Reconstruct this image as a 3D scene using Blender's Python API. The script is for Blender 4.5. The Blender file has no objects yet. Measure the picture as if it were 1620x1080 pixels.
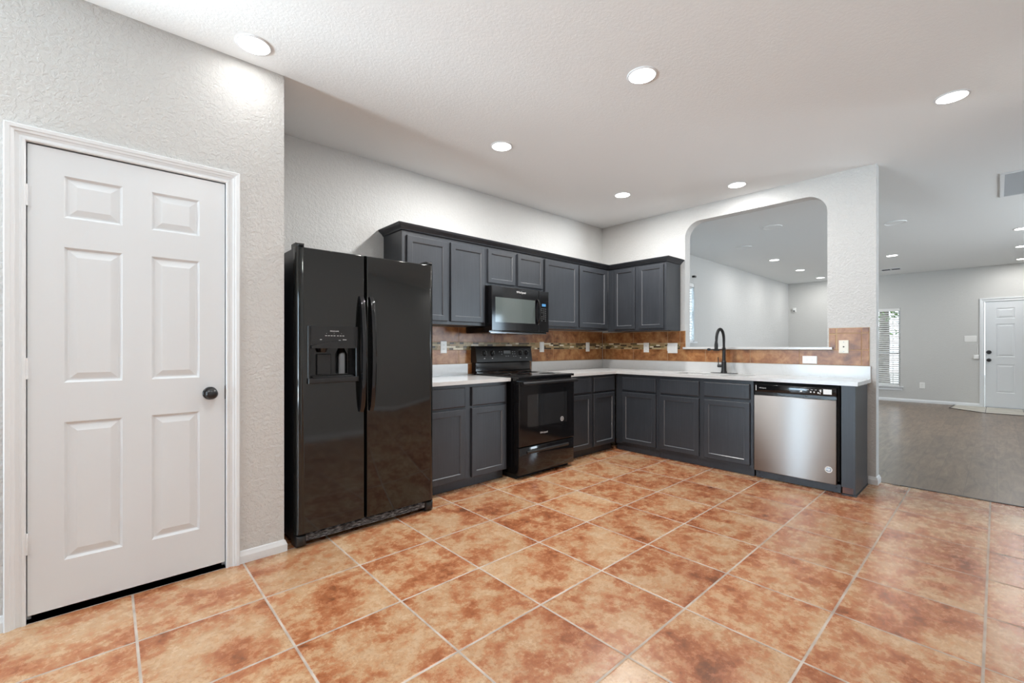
import bpy, bmesh, math, random
from mathutils import Vector, Matrix
random.seed(7)
SC = bpy.context.scene
COL = SC.collection
PI = math.pi

# ------------------------------------------------------------------ camera
cam_d = bpy.data.cameras.new('camera'); cam = bpy.data.objects.new('camera', cam_d); COL.objects.link(cam)
YAW = .8312; FPX = 700.3; EYE = 1.17
cam.location = (0, 0, EYE)
cam.rotation_euler = (PI/2, 0, YAW - PI/2)
cam_d.sensor_width = 36; cam_d.lens = 36*FPX/1620
cam_d.shift_y = 8/1620
cam_d.clip_start = .02; cam_d.clip_end = 200
SC.camera = cam

# ------------------------------------------------------------------ exposure and world
SC.view_settings.view_transform = 'Standard'
SC.view_settings.look = 'None'
SC.view_settings.gamma = 1
SC.view_settings.use_curve_mapping = False
SC.view_settings.exposure = .36
W = bpy.data.worlds.new('sky'); SC.world = W; W.use_nodes = True
bg = W.node_tree.nodes['Background']; bg.inputs[0].default_value = (.80, .90, 1, 1); bg.inputs[1].default_value = 2.2

# ------------------------------------------------------------------ daylight through the windows and added fill (area lights outside the panes)
def area(name, loc, rot, sx, sy, power, col, spread=PI):
    l = bpy.data.lights.new(name, 'AREA'); l.shape = 'RECTANGLE'; l.size = sx; l.size_y = sy
    l.energy = power; l.color = col; l.spread = spread
    o = bpy.data.objects.new(name, l); COL.objects.link(o); o.location = loc; o.rotation_euler = rot
    return o
DAY = (.58, .81, 1)
area('daylight_patio', (-4.85, 3.1, 1.15), (PI/2, 0, -PI/2), 2.0, 2.0, 175, DAY)
area('ceiling_fill_patio', (-4.95, 3.15, .7), (PI/2+.75, 0, -PI/2), 2.0, 1.2, 205, (.86, .96, 1), 1.45)  # up-tilted fill lamp added to brighten the kitchen ceiling
area('daylight_living_side', (6.77, 3.80, 1.75), (PI/2, 0, PI), 1.2, 1.0, 60, DAY)
area('added_daylight_living', (7.8, -4.3, 1.4), (PI/2, 0, 0), 2.6, 1.5, 110, DAY)  # lamp for the added, unseen window; brightens the living room
area('ceiling_fill_living', (7.8, -4.4, 1.2), (PI/2+.7, 0, 0), 2.6, 1.5, 80, (1, .97, .93), 2.2)  # second up-tilted fill, added to lift the living room ceiling
CAN_W = 11.8                     # each recessed ceiling light
CAN_COL = (1, .985, .96)

# ------------------------------------------------------------------ materials
def nodes(m): return m.node_tree.nodes, m.node_tree.links
def mat(name, col, rough=.5, metal=0, spec=.5, coat=0, emit=None, es=0):
    m = bpy.data.materials.new(name); m.use_nodes = True
    b = m.node_tree.nodes['Principled BSDF']
    b.inputs['Base Color'].default_value = (*col, 1); b.inputs['Roughness'].default_value = rough
    b.inputs['Metallic'].default_value = metal; b.inputs['Specular IOR Level'].default_value = spec
    b.inputs['Coat Weight'].default_value = coat
    if emit: b.inputs['Emission Color'].default_value = (*emit, 1); b.inputs['Emission Strength'].default_value = es
    return m
def bsdf(m): return m.node_tree.nodes['Principled BSDF']
def coords(m, scale=(1, 1, 1)):
    N, L = nodes(m)
    g = N.new('ShaderNodeNewGeometry')
    mp = N.new('ShaderNodeMapping'); mp.inputs['Scale'].default_value = scale
    L.new(g.outputs['Position'], mp.inputs['Vector'])
    return mp.outputs['Vector']
def noise(m, vec, scale, detail=4, rough=.5, dist=0):
    N, L = nodes(m); n = N.new('ShaderNodeTexNoise')
    n.inputs['Scale'].default_value = scale; n.inputs['Detail'].default_value = detail
    n.inputs['Roughness'].default_value = rough; n.inputs['Distortion'].default_value = dist
    L.new(vec, n.inputs['Vector']); return n.outputs['Fac']
def ramp(m, fac, stops):
    N, L = nodes(m); r = N.new('ShaderNodeValToRGB'); e = r.color_ramp.elements
    e[0].position, e[0].color = stops[0][0], (*stops[0][1], 1); e[1].position, e[1].color = stops[-1][0], (*stops[-1][1], 1)
    for p, c in stops[1:-1]:
        x = e.new(p); x.color = (*c, 1)
    L.new(fac, r.inputs['Fac']); return r.outputs['Color']
def math_(m, op, a, b=None):
    N, L = nodes(m); n = N.new('ShaderNodeMath'); n.operation = op
    for i, x in enumerate((a, b)):
        if x is None: continue
        if isinstance(x, (int, float)): n.inputs[i].default_value = x
        else: L.new(x, n.inputs[i])
    return n.outputs[0]
def mixc(m, fac, a, b, mode='MIX'):
    N, L = nodes(m); n = N.new('ShaderNodeMix'); n.data_type = 'RGBA'; n.blend_type = mode
    if isinstance(fac, (int, float)): n.inputs[0].default_value = fac
    else: L.new(fac, n.inputs[0])
    for i, x in ((6, a), (7, b)):
        if isinstance(x, tuple): n.inputs[i].default_value = (*x, 1)
        else: L.new(x, n.inputs[i])
    return n.outputs[2]
def bump(m, h, strength=.3, dist=.002):
    N, L = nodes(m); b = N.new('ShaderNodeBump'); b.inputs['Strength'].default_value = strength; b.inputs['Distance'].default_value = dist
    L.new(h, b.inputs['Height']); L.new(b.outputs['Normal'], bsdf(m).inputs['Normal'])

def wall_mat(name, col, strength, dist, scale=55):
    m = mat(name, col, .62, spec=.35)
    v = coords(m)
    a = noise(m, v, scale, 3, .55, .6); b = noise(m, v, scale*.42, 2, .5, .3)
    h = ramp(m, a, [(.42, (0, 0, 0)), (.60, (1, 1, 1))])
    s = math_(m, 'ADD', h, math_(m, 'MULTIPLY', b, .8))
    bump(m, s, strength, dist); return m
M = {}
M['wall'] = wall_mat('wall_paint_light_greige', (.62, .618, .606), .62, .0030)
M['wall_living'] = wall_mat('wall_paint_living', (.60, .60, .585), .35, .0022)
M['ceiling'] = wall_mat('ceiling_paint', (.86, .88, .885), .20, .0018, 70)
M['trim'] = mat('white_trim_enamel', (.775, .80, .82), .30)
M['door'] = mat('white_door_enamel', (.73, .76, .785), .32)
v = coords(M['door'], (220, 220, 5)); bump(M['door'], noise(M['door'], v, 1, 3), .10, .0006)
M['black_metal'] = mat('oil_rubbed_black', (.012, .012, .014), .30, spec=.6)
M['matte_black'] = mat('matte_black_metal', (.012, .012, .013), .42)
M['gap'] = mat('dark_gap', (.01, .01, .01), .9)

def cabinet_mat():
    m = mat('charcoal_painted_wood', (.06, .063, .072), .36, spec=.5)
    v = coords(m, (90, 90, 3.2)); n = noise(m, v, 1, 5, .65, .4)
    v2 = coords(m, (3, 3, 3)); n2 = noise(m, v2, 1, 3, .5)
    c = ramp(m, n, [(.30, (.020, .0235, .029)), (.60, (.035, .0395, .048)), (.78, (.066, .071, .078))])
    c = mixc(m, .5, c, ramp(m, n2, [(.3, (.026, .0285, .034)), (.7, (.041, .045, .052))]))
    nodes(m)[1].new(c, bsdf(m).inputs['Base Color']); bump(m, n, .22, .0008); return m
M['cabinet'] = cabinet_mat()
M['cabinet_edge'] = mat('worn_lit_charcoal_edge', (.115, .12, .13), .22, spec=.6)  # lighter bevel: caught ceiling light put into the colour, along with some wear
def stain_mat():
    m = mat('bare_scraped_wood', (.15, .07, .05), .6)
    n = noise(m, coords(m, (8, 8, 40)), 1, 5, .7)
    nodes(m)[1].new(ramp(m, n, [(.35, (.05, .05, .06)), (.6, (.20, .09, .065))]), bsdf(m).inputs['Base Color']); return m
M['bare_wood'] = stain_mat()
def quartz_mat():
    m = mat('white_quartz', (.7, .7, .69), .16, spec=.5)
    v = coords(m); n = noise(m, v, 2.6, 8, .62, 1.6); n2 = noise(m, v, 40, 2)
    c = ramp(m, n, [(.47, (.60, .60, .595)), (.492, (.575, .572, .56)), (.51, (.60, .60, .595))])
    c = mixc(m, .15, c, ramp(m, n2, [(.3, (.57, .57, .56)), (.7, (.63, .63, .62))]))
    nodes(m)[1].new(c, bsdf(m).inputs['Base Color']); return m
M['quartz'] = quartz_mat()

GX, GY, TS, TT = 1.4487, 1.3935, .4547, .4531
def floor_tile_mat():
    m = mat('terracotta_floor_tile', (.5, .25, .12), .30, spec=.5)
    N, L = nodes(m)
    g = N.new('ShaderNodeNewGeometry'); sp = N.new('ShaderNodeSeparateXYZ'); L.new(g.outputs['Position'], sp.inputs[0])
    # hand-laid: joints wander a few millimetres
    wob = N.new('ShaderNodeTexNoise'); wob.inputs['Scale'].default_value = 1.1; wob.inputs['Detail'].default_value = 1
    L.new(g.outputs['Position'], wob.inputs['Vector'])
    u = math_(m, 'DIVIDE', math_(m, 'SUBTRACT', sp.outputs[0], GX), TS)
    w = math_(m, 'DIVIDE', math_(m, 'SUBTRACT', sp.outputs[1], GY), TT)
    fu, fw = math_(m, 'FLOOR', u), math_(m, 'FLOOR', w)
    cb = N.new('ShaderNodeCombineXYZ'); L.new(fu, cb.inputs[0]); L.new(fw, cb.inputs[1])
    wn = N.new('ShaderNodeTexWhiteNoise'); wn.noise_dimensions = '3D'; L.new(cb.outputs[0], wn.inputs['Vector'])
    sc = N.new('ShaderNodeVectorMath'); sc.operation = 'SCALE'; sc.inputs[3].default_value = 17; L.new(wn.outputs['Color'], sc.inputs[0])
    ad = N.new('ShaderNodeVectorMath'); ad.operation = 'ADD'; L.new(g.outputs['Position'], ad.inputs[0]); L.new(sc.outputs[0], ad.inputs[1])
    v = ad.outputs[0]
    n1 = noise(m, v, 4.8, 10, .66, .3); n2 = noise(m, v, 19, 9, .74, .2); n3 = noise(m, v, 95, 4, .7)
    n0 = noise(m, v, 2.3, 4, .5, .5)
    s = math_(m, 'ADD', math_(m, 'MULTIPLY', n0, .22), math_(m, 'ADD', math_(m, 'MULTIPLY', n1, .43), math_(m, 'MULTIPLY', n2, .35)))
    c = ramp(m, s, [(.385, (.17, .060, .026)), (.445, (.35, .118, .048)), (.487, (.45, .195, .092)), (.525, (.51, .305, .165)), (.60, (.57, .395, .245))])
    c = mixc(m, math_(m, 'MULTIPLY', ramp(m, n3, [(.50, (0, 0, 0)), (.68, (1, 1, 1))]), .45), c, (.24, .10, .045))
    tone = ramp(m, wn.outputs['Value'], [(0, (.86, .83, .82)), (1, (1.0, 1.0, 1.0))])
    c = mixc(m, 1, c, tone, 'MULTIPLY')
    def edge(x):
        f = math_(m, 'FRACT', x); return math_(m, 'MINIMUM', f, math_(m, 'SUBTRACT', 1, f))
    e = math_(m, 'MINIMUM', edge(u), edge(w))
    ed = math_(m, 'ADD', e, math_(m, 'MULTIPLY', math_(m, 'SUBTRACT', n3, .5), .004))
    grout = ramp(m, ed, [(.0080, (1, 1, 1)), (.0105, (0, 0, 0))])
    ng = noise(m, g.outputs['Position'], 9, 4)
    gc = ramp(m, ng, [(.35, (.34, .28, .235)), (.65, (.52, .45, .39))])
    c = mixc(m, grout, c, gc)
    L.new(c, bsdf(m).inputs['Base Color'])
    rr = N.new('ShaderNodeMapRange'); rr.inputs['To Min'].default_value = .20; rr.inputs['To Max'].default_value = .34; L.new(n2, rr.inputs['Value'])
    r2 = math_(m, 'ADD', rr.outputs[0], math_(m, 'MULTIPLY', grout, .45)); L.new(r2, bsdf(m).inputs['Roughness'])
    h = ramp(m, e, [(.006, (0, 0, 0)), (.018, (1, 1, 1))])
    h2 = math_(m, 'ADD', h, math_(m, 'MULTIPLY', n2, .35))
    bump(m, h2, .5, .0022); return m
M['floor_tile'] = floor_tile_mat()
def plank_mat():
    m = mat('grey_brown_vinyl_plank', (.2, .16, .13), .30, spec=.5)
    N, L = nodes(m)
    g = N.new('ShaderNodeNewGeometry')
    b = N.new('ShaderNodeTexBrick'); b.inputs['Scale'].default_value = 1; b.inputs['Brick Width'].default_value = 1.22; b.inputs['Row Height'].default_value = .18
    b.inputs['Mortar Size'].default_value = .0012; b.offset = .37; b.inputs['Color1'].default_value = (.78, .78, .78, 1); b.inputs['Color2'].default_value = (1, 1, 1, 1); b.inputs['Mortar'].default_value = (.3, .3, .3, 1)
    L.new(g.outputs['Position'], b.inputs['Vector'])
    v = coords(m, (1.3, 9, 1)); n = noise(m, v, 2.2, 8, .65, .8)
    c = ramp(m, n, [(.30, (.095, .060, .036)), (.5, (.185, .125, .080)), (.72, (.285, .200, .132))])
    c = mixc(m, 1, c, b.outputs['Color'], 'MULTIPLY')
    L.new(c, bsdf(m).inputs['Base Color']); bump(m, n, .15, .001); return m
M['plank'] = plank_mat()
def mottled(name, cols, scale, rough, bm=.1):
    m = mat(name, cols[1], rough); v = coords(m); n = noise(m, v, scale, 6, .65, .3)
    nodes(m)[1].new(ramp(m, n, [(.34, cols[0]), (.5, cols[1]), (.66, cols[2])]), bsdf(m).inputs['Base Color'])
    bump(m, n, bm, .001); return m
M['splash_tile'] = mottled('rust_brown_wall_tile', ((.15, .052, .016), (.32, .130, .045), (.47, .245, .10)), 9, .32)
M['splash_tile_pale'] = mottled('faded_rust_wall_tile', ((.24, .095, .05), (.37, .17, .095), (.48, .27, .16)), 9, .35)
M['splash_grout'] = mat('wall_tile_grout', (.52, .36, .22), .8)
M['entry_tile'] = mottled('cream_entry_tile', ((.45, .42, .36), (.55, .52, .45), (.62, .59, .52)), 5, .4)
for i, c in enumerate([(.80, .72, .55), (.40, .27, .13), (.10, .07, .035), (.24, .19, .08), (.46, .36, .20), (.055, .035, .02)]):
    M['mosaic%d' % i] = mat('mosaic_glass_%d' % i, c, .32, spec=.4)

def fridge_mat():
    m = mat('black_appliance_enamel', (.007, .0075, .0072), .07, spec=.68)
    v = coords(m); n = noise(m, v, 4, 2); bump(m, n, .04, .002); return m
M['fridge'] = fridge_mat()
M['gloss_black'] = mat('gloss_black_enamel', (.006, .006, .007), .09, spec=.55)
M['satin_black'] = mat('satin_black_plastic', (.014, .014, .015), .28)
M['fridge_side'] = mat('textured_black_side', (.012, .015, .021), .38)
M['oven_glass'] = mat('oven_window_glass', (.020, .022, .024), .05, spec=.8)
M['micro_glass'] = mat('microwave_window_glass', (.095, .115, .112), .07, spec=.8)
M['drawer_black'] = mat('satin_drawer_black', (.012, .012, .013), .5)
M['cooktop'] = mat('black_ceramic_glass', (.004, .004, .005), .04, spec=.6)
M['print'] = mat('white_printed_marking', (.75, .75, .75), .4)
M['print_dim'] = mat('grey_printed_marking', (.35, .36, .37), .4)
M['blue_display'] = mat('blue_clock_display', (.01, .03, .06), .2, emit=(.10, .32, .60), es=.8)
M['chrome'] = mat('chrome', (.75, .75, .76), .12, metal=1)
M['dark_chrome'] = mat('dark_chrome', (.20, .205, .215), .2, metal=1)
def steel():
    m = mat('brushed_stainless', (.42, .415, .41), .48, metal=1); bsdf(m).inputs['Anisotropic'].default_value = .9; bsdf(m).inputs['Anisotropic Rotation'].default_value = .25
    tg = m.node_tree.nodes.new('ShaderNodeTangent'); tg.direction_type = 'RADIAL'; tg.axis = 'Z'; m.node_tree.links.new(tg.outputs[0], bsdf(m).inputs['Tangent'])
    v = coords(m, (2, 2.5, 260)); n = noise(m, v, 1, 3); bump(m, n, .05, .0006); return m
M['steel'] = steel()
M['sink_steel'] = mat('sink_satin_steel', (.60, .60, .59), .32, metal=.7)
def grille():
    m = mat('scuffed_grille', (.03, .035, .045), .4); v = coords(m, (30, 30, 120)); n = noise(m, v, 1, 5, .7)
    nodes(m)[1].new(ramp(m, n, [(.46, (.022, .026, .034)), (.62, (.34, .35, .37))]), bsdf(m).inputs['Base Color']); return m
M['grille'] = grille()
M['plastic_white'] = mat('white_plastic', (.84, .84, .82), .30)
M['plastic_ivory'] = mat('ivory_plastic', (.80, .76, .66), .35)
M['blind'] = mat('white_blind_slat', (.82, .82, .81), .45)
M['steel_grey_grille'] = mat('painted_return_grille', (.50, .53, .56), .35)
M['vent_dark'] = mat('vent_slot', (.05, .05, .055), .7)
M['lens'] = mat('lit_diffuser', (.9, .9, .9), .5, emit=CAN_COL, es=9)
M['strip'] = mat('dark_transition_strip', (.05, .04, .035), .4)
M['foliage'] = mottled('hedge_leaves', ((.03, .08, .015), (.10, .22, .04), (.25, .42, .10)), 9, .6)
M['bark'] = mottled('tree_bark', ((.10, .09, .08), (.18, .16, .14), (.26, .24, .21)), 12, .8)
M['lawn'] = mottled('lawn_and_drive', ((.35, .34, .30), (.45, .44, .40), (.55, .54, .5)), 2, .8)
def pane_mat():
    m = bpy.data.materials.new('window_glass'); m.use_nodes = True; N, L = nodes(m); N.clear()
    o = N.new('ShaderNodeOutputMaterial'); mx = N.new('ShaderNodeMixShader'); t = N.new('ShaderNodeBsdfTransparent'); g = N.new('ShaderNodeBsdfGlossy')
    g.inputs['Roughness'].default_value = .02; f = N.new('ShaderNodeFresnel'); f.inputs['IOR'].default_value = 1.45
    L.new(f.outputs[0], mx.inputs[0]); L.new(t.outputs[0], mx.inputs[1]); L.new(g.outputs[0], mx.inputs[2]); L.new(mx.outputs[0], o.inputs[0]); return m
M['pane'] = pane_mat()

# ------------------------------------------------------------------ mesh builder
def FL(y0): return lambda u, v, w: (u, y0 - w, v)          # things facing -y: u = x, v = z, w = out of the wall
def FS(x0): return lambda u, v, w: (x0 - w, -u, v)         # things facing -x: u = -y
def FR(y0): return lambda u, v, w: (-u, y0 + w, v)         # facing +y
def FB(x0): return lambda u, v, w: (x0 + w, u, v)          # facing +x
def FC(z0): return lambda u, v, w: (u, v, z0 - w)          # hung from a ceiling
def FF(z0): return lambda u, v, w: (u, v, z0 + w)          # on a floor
ID = lambda x, y, z: (x, y, z)

class MB:
    def __init__(s, F=ID): s.v = []; s.f = []; s.m = []; s.F = F
    def P(s, u, v, w): s.v.append(s.F(u, v, w)); return len(s.v)-1
    def face(s, idx, m=0): s.f.append(tuple(idx)); s.m.append(m)
    def quad(s, a, b, c, d, m=0): s.face([s.P(*a), s.P(*b), s.P(*c), s.P(*d)], m)
    def box(s, a0, a1, b0, b1, c0, c1, m=0):
        i = [s.P(a, b, c) for a in (a0, a1) for b in (b0, b1) for c in (c0, c1)]
        for q in ((0, 1, 3, 2), (4, 6, 7, 5), (0, 4, 5, 1), (2, 3, 7, 6), (0, 2, 6, 4), (1, 5, 7, 3)): s.face([i[k] for k in q], m)
    def prism(s, poly, c0, c1, m=0):
        a = [s.P(p[0], p[1], c0) for p in poly]; b = [s.P(p[0], p[1], c1) for p in poly]; n = len(poly)
        s.face(a, m); s.face(b[::-1], m)
        for k in range(n): s.face([a[k], a[(k+1) % n], b[(k+1) % n], b[k]], m)
    def prof_u(s, prof, u0, u1, k0=0, k1=0, m=0):
        """profile [(v, w)] swept along u, ends mitred: u = u0 + k0*w"""
        a = [s.P(u0+k0*w, v, w) for v, w in prof]; b = [s.P(u1+k1*w, v, w) for v, w in prof]; n = len(prof)
        s.face(a, m); s.face(b[::-1], m)
        for k in range(n): s.face([a[k], a[(k+1) % n], b[(k+1) % n], b[k]], m)
    def prof_v(s, prof, v0, v1, k0=0, k1=0, m=0):
        """profile [(u, w)] swept along v; v = v1 + k1*u"""
        a = [s.P(u, v0+k0*u, w) for u, w in prof]; b = [s.P(u, v1+k1*u, w) for u, w in prof]; n = len(prof)
        s.face(a, m); s.face(b[::-1], m)
        for k in range(n): s.face([a[k], a[(k+1) % n], b[(k+1) % n], b[k]], m)
    def slab(s, u0, u1, v0, v1, w0, w1, edge=((0, .003), (.003, 0)), rects=(), prof=(), m=0, mr=None, mcap=None, ef=(1, 1, 1, 1)):
        mr = m if mr is None else mr; mcap = mr if mcap is None else mcap
        def loop(i, w, r=None):
            a, b, c, d = r if r else (u0, u1, v0, v1)
            l_, r_, b_, t_ = (i, i, i, i) if r else (i*ef[0], i*ef[1], i*ef[2], i*ef[3])
            return [s.P(a+l_, c+b_, w), s.P(b-r_, c+b_, w), s.P(b-r_, d-t_, w), s.P(a+l_, d-t_, w)]
        def bridge(p, q, mm):
            for k in range(4): s.face([p[k], p[(k+1) % 4], q[(k+1) % 4], q[k]], mm)
        L0 = loop(0, w0); s.face(L0[::-1], m); prev = L0
        for i, d in edge: n = loop(i, w1-d); bridge(prev, n, m); prev = n
        e = edge[-1][0]; wf = w1-edge[-1][1]
        if not rects: s.face(prev, m); return
        us = sorted({u0+e*ef[0], u1-e*ef[1]} | {r[0] for r in rects} | {r[1] for r in rects}); vs = sorted({v0+e*ef[2], v1-e*ef[3]} | {r[2] for r in rects} | {r[3] for r in rects})
        for i in range(len(us)-1):
            for j in range(len(vs)-1):
                cu, cv = (us[i]+us[i+1])/2, (vs[j]+vs[j+1])/2
                if any(r[0] < cu < r[1] and r[2] < cv < r[3] for r in rects): continue
                s.quad((us[i], vs[j], wf), (us[i+1], vs[j], wf), (us[i+1], vs[j+1], wf), (us[i], vs[j+1], wf), m)
        for r in rects:
            pr = loop(0, wf, r)
            for i, d in prof: n = loop(i, wf+d, r); bridge(pr, n, mr); pr = n
            s.face(pr, mcap)
    def lathe(s, prof, c, ax='w', seg=24, m=0):
        """prof [(r, h)] about an axis through c; ax u/v/w"""
        rings = []
        for r, h in prof:
            ring = []
            for k in range(seg):
                a = 2*PI*k/seg; p, q = r*math.cos(a), r*math.sin(a)
                if ax == 'w': t = (c[0]+p, c[1]+q, c[2]+h)
                elif ax == 'v': t = (c[0]+p, c[1]+h, c[2]+q)
                else: t = (c[0]+h, c[1]+p, c[2]+q)
                ring.append(s.P(*t))
            rings.append(ring)
        for a, b in zip(rings, rings[1:]):
            for k in range(seg): s.face([a[k], a[(k+1) % seg], b[(k+1) % seg], b[k]], m)
        if prof[0][0] > 1e-6: s.face(rings[0][::-1], m)
        if prof[-1][0] > 1e-6: s.face(rings[-1], m)
    def sweep(s, pts, sec, m=0, up=(0, 0, 1), scales=None):
        """closed 2-D section [(a, b)] swept along local points"""
        pts = [Vector(p) for p in pts]; rings = []; n0 = Vector(up)
        for i, p in enumerate(pts):
            t = (pts[min(i+1, len(pts)-1)]-pts[max(i-1, 0)]).normalized()
            x = t.cross(n0)
            if x.length < 1e-4: x = t.cross(Vector((1, 0, 0)))
            x.normalize(); n0 = x.cross(t).normalized(); k = scales[i] if scales else 1
            rings.append([s.P(*(p+x*a*k+n0*b*k)) for a, b in sec])
        n = len(sec)
        for a, b in zip(rings, rings[1:]):
            for k in range(n): s.face([a[k], a[(k+1) % n], b[(k+1) % n], b[k]], m)
        s.face(rings[0][::-1], m); s.face(rings[-1], m)
    def tube(s, pts, r, seg=12, m=0, up=(0, 0, 1), scales=None):
        s.sweep(pts, [(r*math.cos(2*PI*k/seg), r*math.sin(2*PI*k/seg)) for k in range(seg)], m, up, scales)
    def build(s, name, mats, parent=None, smooth=False):
        if not isinstance(mats, (list, tuple)): mats = [mats]
        off = Vector((0, 0, 0)); p = parent
        while p: off += p.location; p = p.parent
        me = bpy.data.meshes.new(name)
        me.from_pydata([tuple(Vector(v)-off) for v in s.v], [], s.f)
        for x in mats: me.materials.append(x if not isinstance(x, str) else M[x])
        me.polygons.foreach_set('material_index', s.m)
        b = bmesh.new(); b.from_mesh(me); bmesh.ops.remove_doubles(b, verts=b.verts, dist=1e-6); bmesh.ops.recalc_face_normals(b, faces=b.faces); b.to_mesh(me); b.free()
        if smooth:
            me.polygons.foreach_set('use_smooth', [True]*len(me.polygons)); me.set_sharp_from_angle(angle=math.radians(38))
        o = bpy.data.objects.new(name, me); COL.objects.link(o)
        if parent: o.parent = parent
        return o
def tag(o, label=None, cat=None, group=None, kind=None):
    for k, x in (('label', label), ('category', cat), ('group', group), ('kind', kind)):
        if x: o[k] = x
    return o
def thing(name, loc, label, cat, group=None):
    o = bpy.data.objects.new(name, None); COL.objects.link(o); o.location = loc; o.empty_display_size = .1
    return tag(o, label, cat, group)
def struct(mb, name, mats, label=None, parent=None, smooth=False):
    o = mb.build(name, mats, parent, smooth)
    if not parent: tag(o, label, None, None, 'structure')
    return o
def dup(root, loc):
    r = root.copy(); COL.objects.link(r); r.location = loc
    for ch in list(root.children):
        c = ch.copy(); COL.objects.link(c); c.parent = r
        for g in list(ch.children):
            d = g.copy(); COL.objects.link(d); d.parent = c
    return r
def text(s, size, F, u, v, w, material, parent, name='lettering', thick=.0005, squash=1):
    c = bpy.data.curves.new(name, 'FONT'); c.body = s; c.size = size; c.align_x = 'CENTER'; c.align_y = 'CENTER'
    t = bpy.data.objects.new('tmp', c); COL.objects.link(t); bpy.context.view_layer.update()
    me = bpy.data.meshes.new_from_object(t.evaluated_get(bpy.context.evaluated_depsgraph_get()))
    mb = MB(F)
    for p in me.polygons:
        mb.face([mb.P(u+me.vertices[i].co.x*squash, v+me.vertices[i].co.y, w+thick) for i in p.vertices])
    bpy.data.objects.remove(t); bpy.data.curves.remove(c); bpy.data.meshes.remove(me)
    return mb.build(name, material, parent)

# ------------------------------------------------------------------ setting
CZ = 2.72; WL = 3.50; WS = 4.80; WT = .12; XF = 12.5
def wall_with_holes(F, u0, u1, v0, v1, depth, holes):
    """w from 0 (room face) back to -depth, rectangular holes through it"""
    mb = MB(F); us = sorted({u0, u1} | {h[0] for h in holes} | {h[1] for h in holes}); vs = sorted({v0, v1} | {h[2] for h in holes} | {h[3] for h in holes})
    for i in range(len(us)-1):
        for j in range(len(vs)-1):
            cu, cv = (us[i]+us[i+1])/2, (vs[j]+vs[j+1])/2
            if any(h[0] < cu < h[1] and h[2] < cv < h[3] for h in holes): continue
            for w in (0, -depth): mb.quad((us[i], vs[j], w), (us[i+1], vs[j], w), (us[i+1], vs[j+1], w), (us[i], vs[j+1], w))
    for (a, b, c, d) in list(holes)+[(u0, u1, v0, v1)]:
        mb.quad((a, c, 0), (b, c, 0), (b, c, -depth), (a, c, -depth)); mb.quad((a, d, 0), (b, d, 0), (b, d, -depth), (a, d, -depth))
        mb.quad((a, c, 0), (a, d, 0), (a, d, -depth), (a, c, -depth)); mb.quad((b, c, 0), (b, d, 0), (b, d, -depth), (b, c, -depth))
    return mb
PY = 2.755                                                     # pantry wall face
mb = MB(); mb.box(-4.72, 4.92, -4.12, 6.12, -.05, 0); struct(mb, 'floor', 'floor_tile', 'terracotta-look square floor tiles of the kitchen')
mb = MB(); mb.box(4.93, XF+.12, -4.12, 3.62, -.05, .001); struct(mb, 'floor_living', 'plank', 'grey-brown plank floor of the living room')
mb = MB(); mb.prism([(4.915, -4), (4.94, -4), (4.94, .55), (4.915, .55)], -.01, .005); mb.box(4.90, 4.945, .55, .60, -.01, .0)
struct(mb, 'trim_1', 'strip', 'thin dark strip where kitchen tile meets plank floor')
mb = MB(); mb.box(-4.72, XF+.12, -4.12, 6.12, CZ, CZ+.1); struct(mb, 'ceiling', 'ceiling', 'flat pale textured ceiling')
DX0, DX1, DZ = -.253, .458, 2.032
mb = wall_with_holes(FL(PY), -.7, .745, 0, CZ, .12, [(DX0-.012, DX1+.012, 0, DZ+.012)])
mb.box(.625, .745, 0, CZ, -.745, -.12)
struct(mb, 'wall_left', 'wall', 'pale textured wall around the white pantry door')
LW = (6.2, 7.42, 1.25, 2.25)                                    # living side window
mb = wall_with_holes(FL(WL), -.7, XF+.1, 0, CZ, .12, [LW]); struct(mb, 'wall_back', 'wall', 'long pale wall behind fridge and range')
# arch wall: outline with a round-cornered opening
AY0, AY1, AZ0, AZ1, AR = 1.034, 2.370, 1.14, 2.558, .17
WE = .690
def arch_wall():
    mb = MB(FS(WS)); n = 10
    def arc(cu, cv, a0, a1): return [(cu+AR*math.cos(a0+(a1-a0)*k/n), cv+AR*math.sin(a0+(a1-a0)*k/n)) for k in range(n+1)]
    L, R = -AY1, -AY0
    opening = [(L, AZ0)] + [(L, AZ1-AR)] + arc(L+AR, AZ1-AR, PI, PI/2)[1:] + arc(R-AR, AZ1-AR, PI/2, 0) + [(R, AZ0)]
    for w in (0, -WT):
        mb.quad((-WL, 0, w), (L, 0, w), (L, CZ, w), (-WL, CZ, w)); mb.quad((R, 0, w), (-WE, 0, w), (-WE, CZ, w), (R, CZ, w))
        mb.quad((L, 0, w), (R, 0, w), (R, AZ0, w), (L, AZ0, w))
        top = opening[1:-1]
        for a, b in zip(top, top[1:]):
            if abs(a[0]-b[0]) > 1e-6: mb.quad((a[0], a[1], w), (b[0], b[1], w), (b[0], CZ, w), (a[0], CZ, w))
    for a, b in zip(opening, opening[1:]+opening[:1]): mb.quad((*a, 0), (*b, 0), (*b, -WT), (*a, -WT))
    mb.quad((-WE, 0, 0), (-WE, 0, -WT), (-WE, CZ, -WT), (-WE, CZ, 0))
    return mb
struct(arch_wall(), 'wall_arch', 'wall', 'pale wall with round-cornered pass-through opening above the sink')
FWIN = (-2.25, -1.395, .32, 1.995); FDR = (-.165, .76, 0, 2.035)  # u = -y
mb = wall_with_holes(FS(XF), -3.5, 4.12, 0, CZ, .12, [FWIN, FDR]); struct(mb, 'wall_far', 'wall_living', 'grey far wall of the living room')
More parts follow.
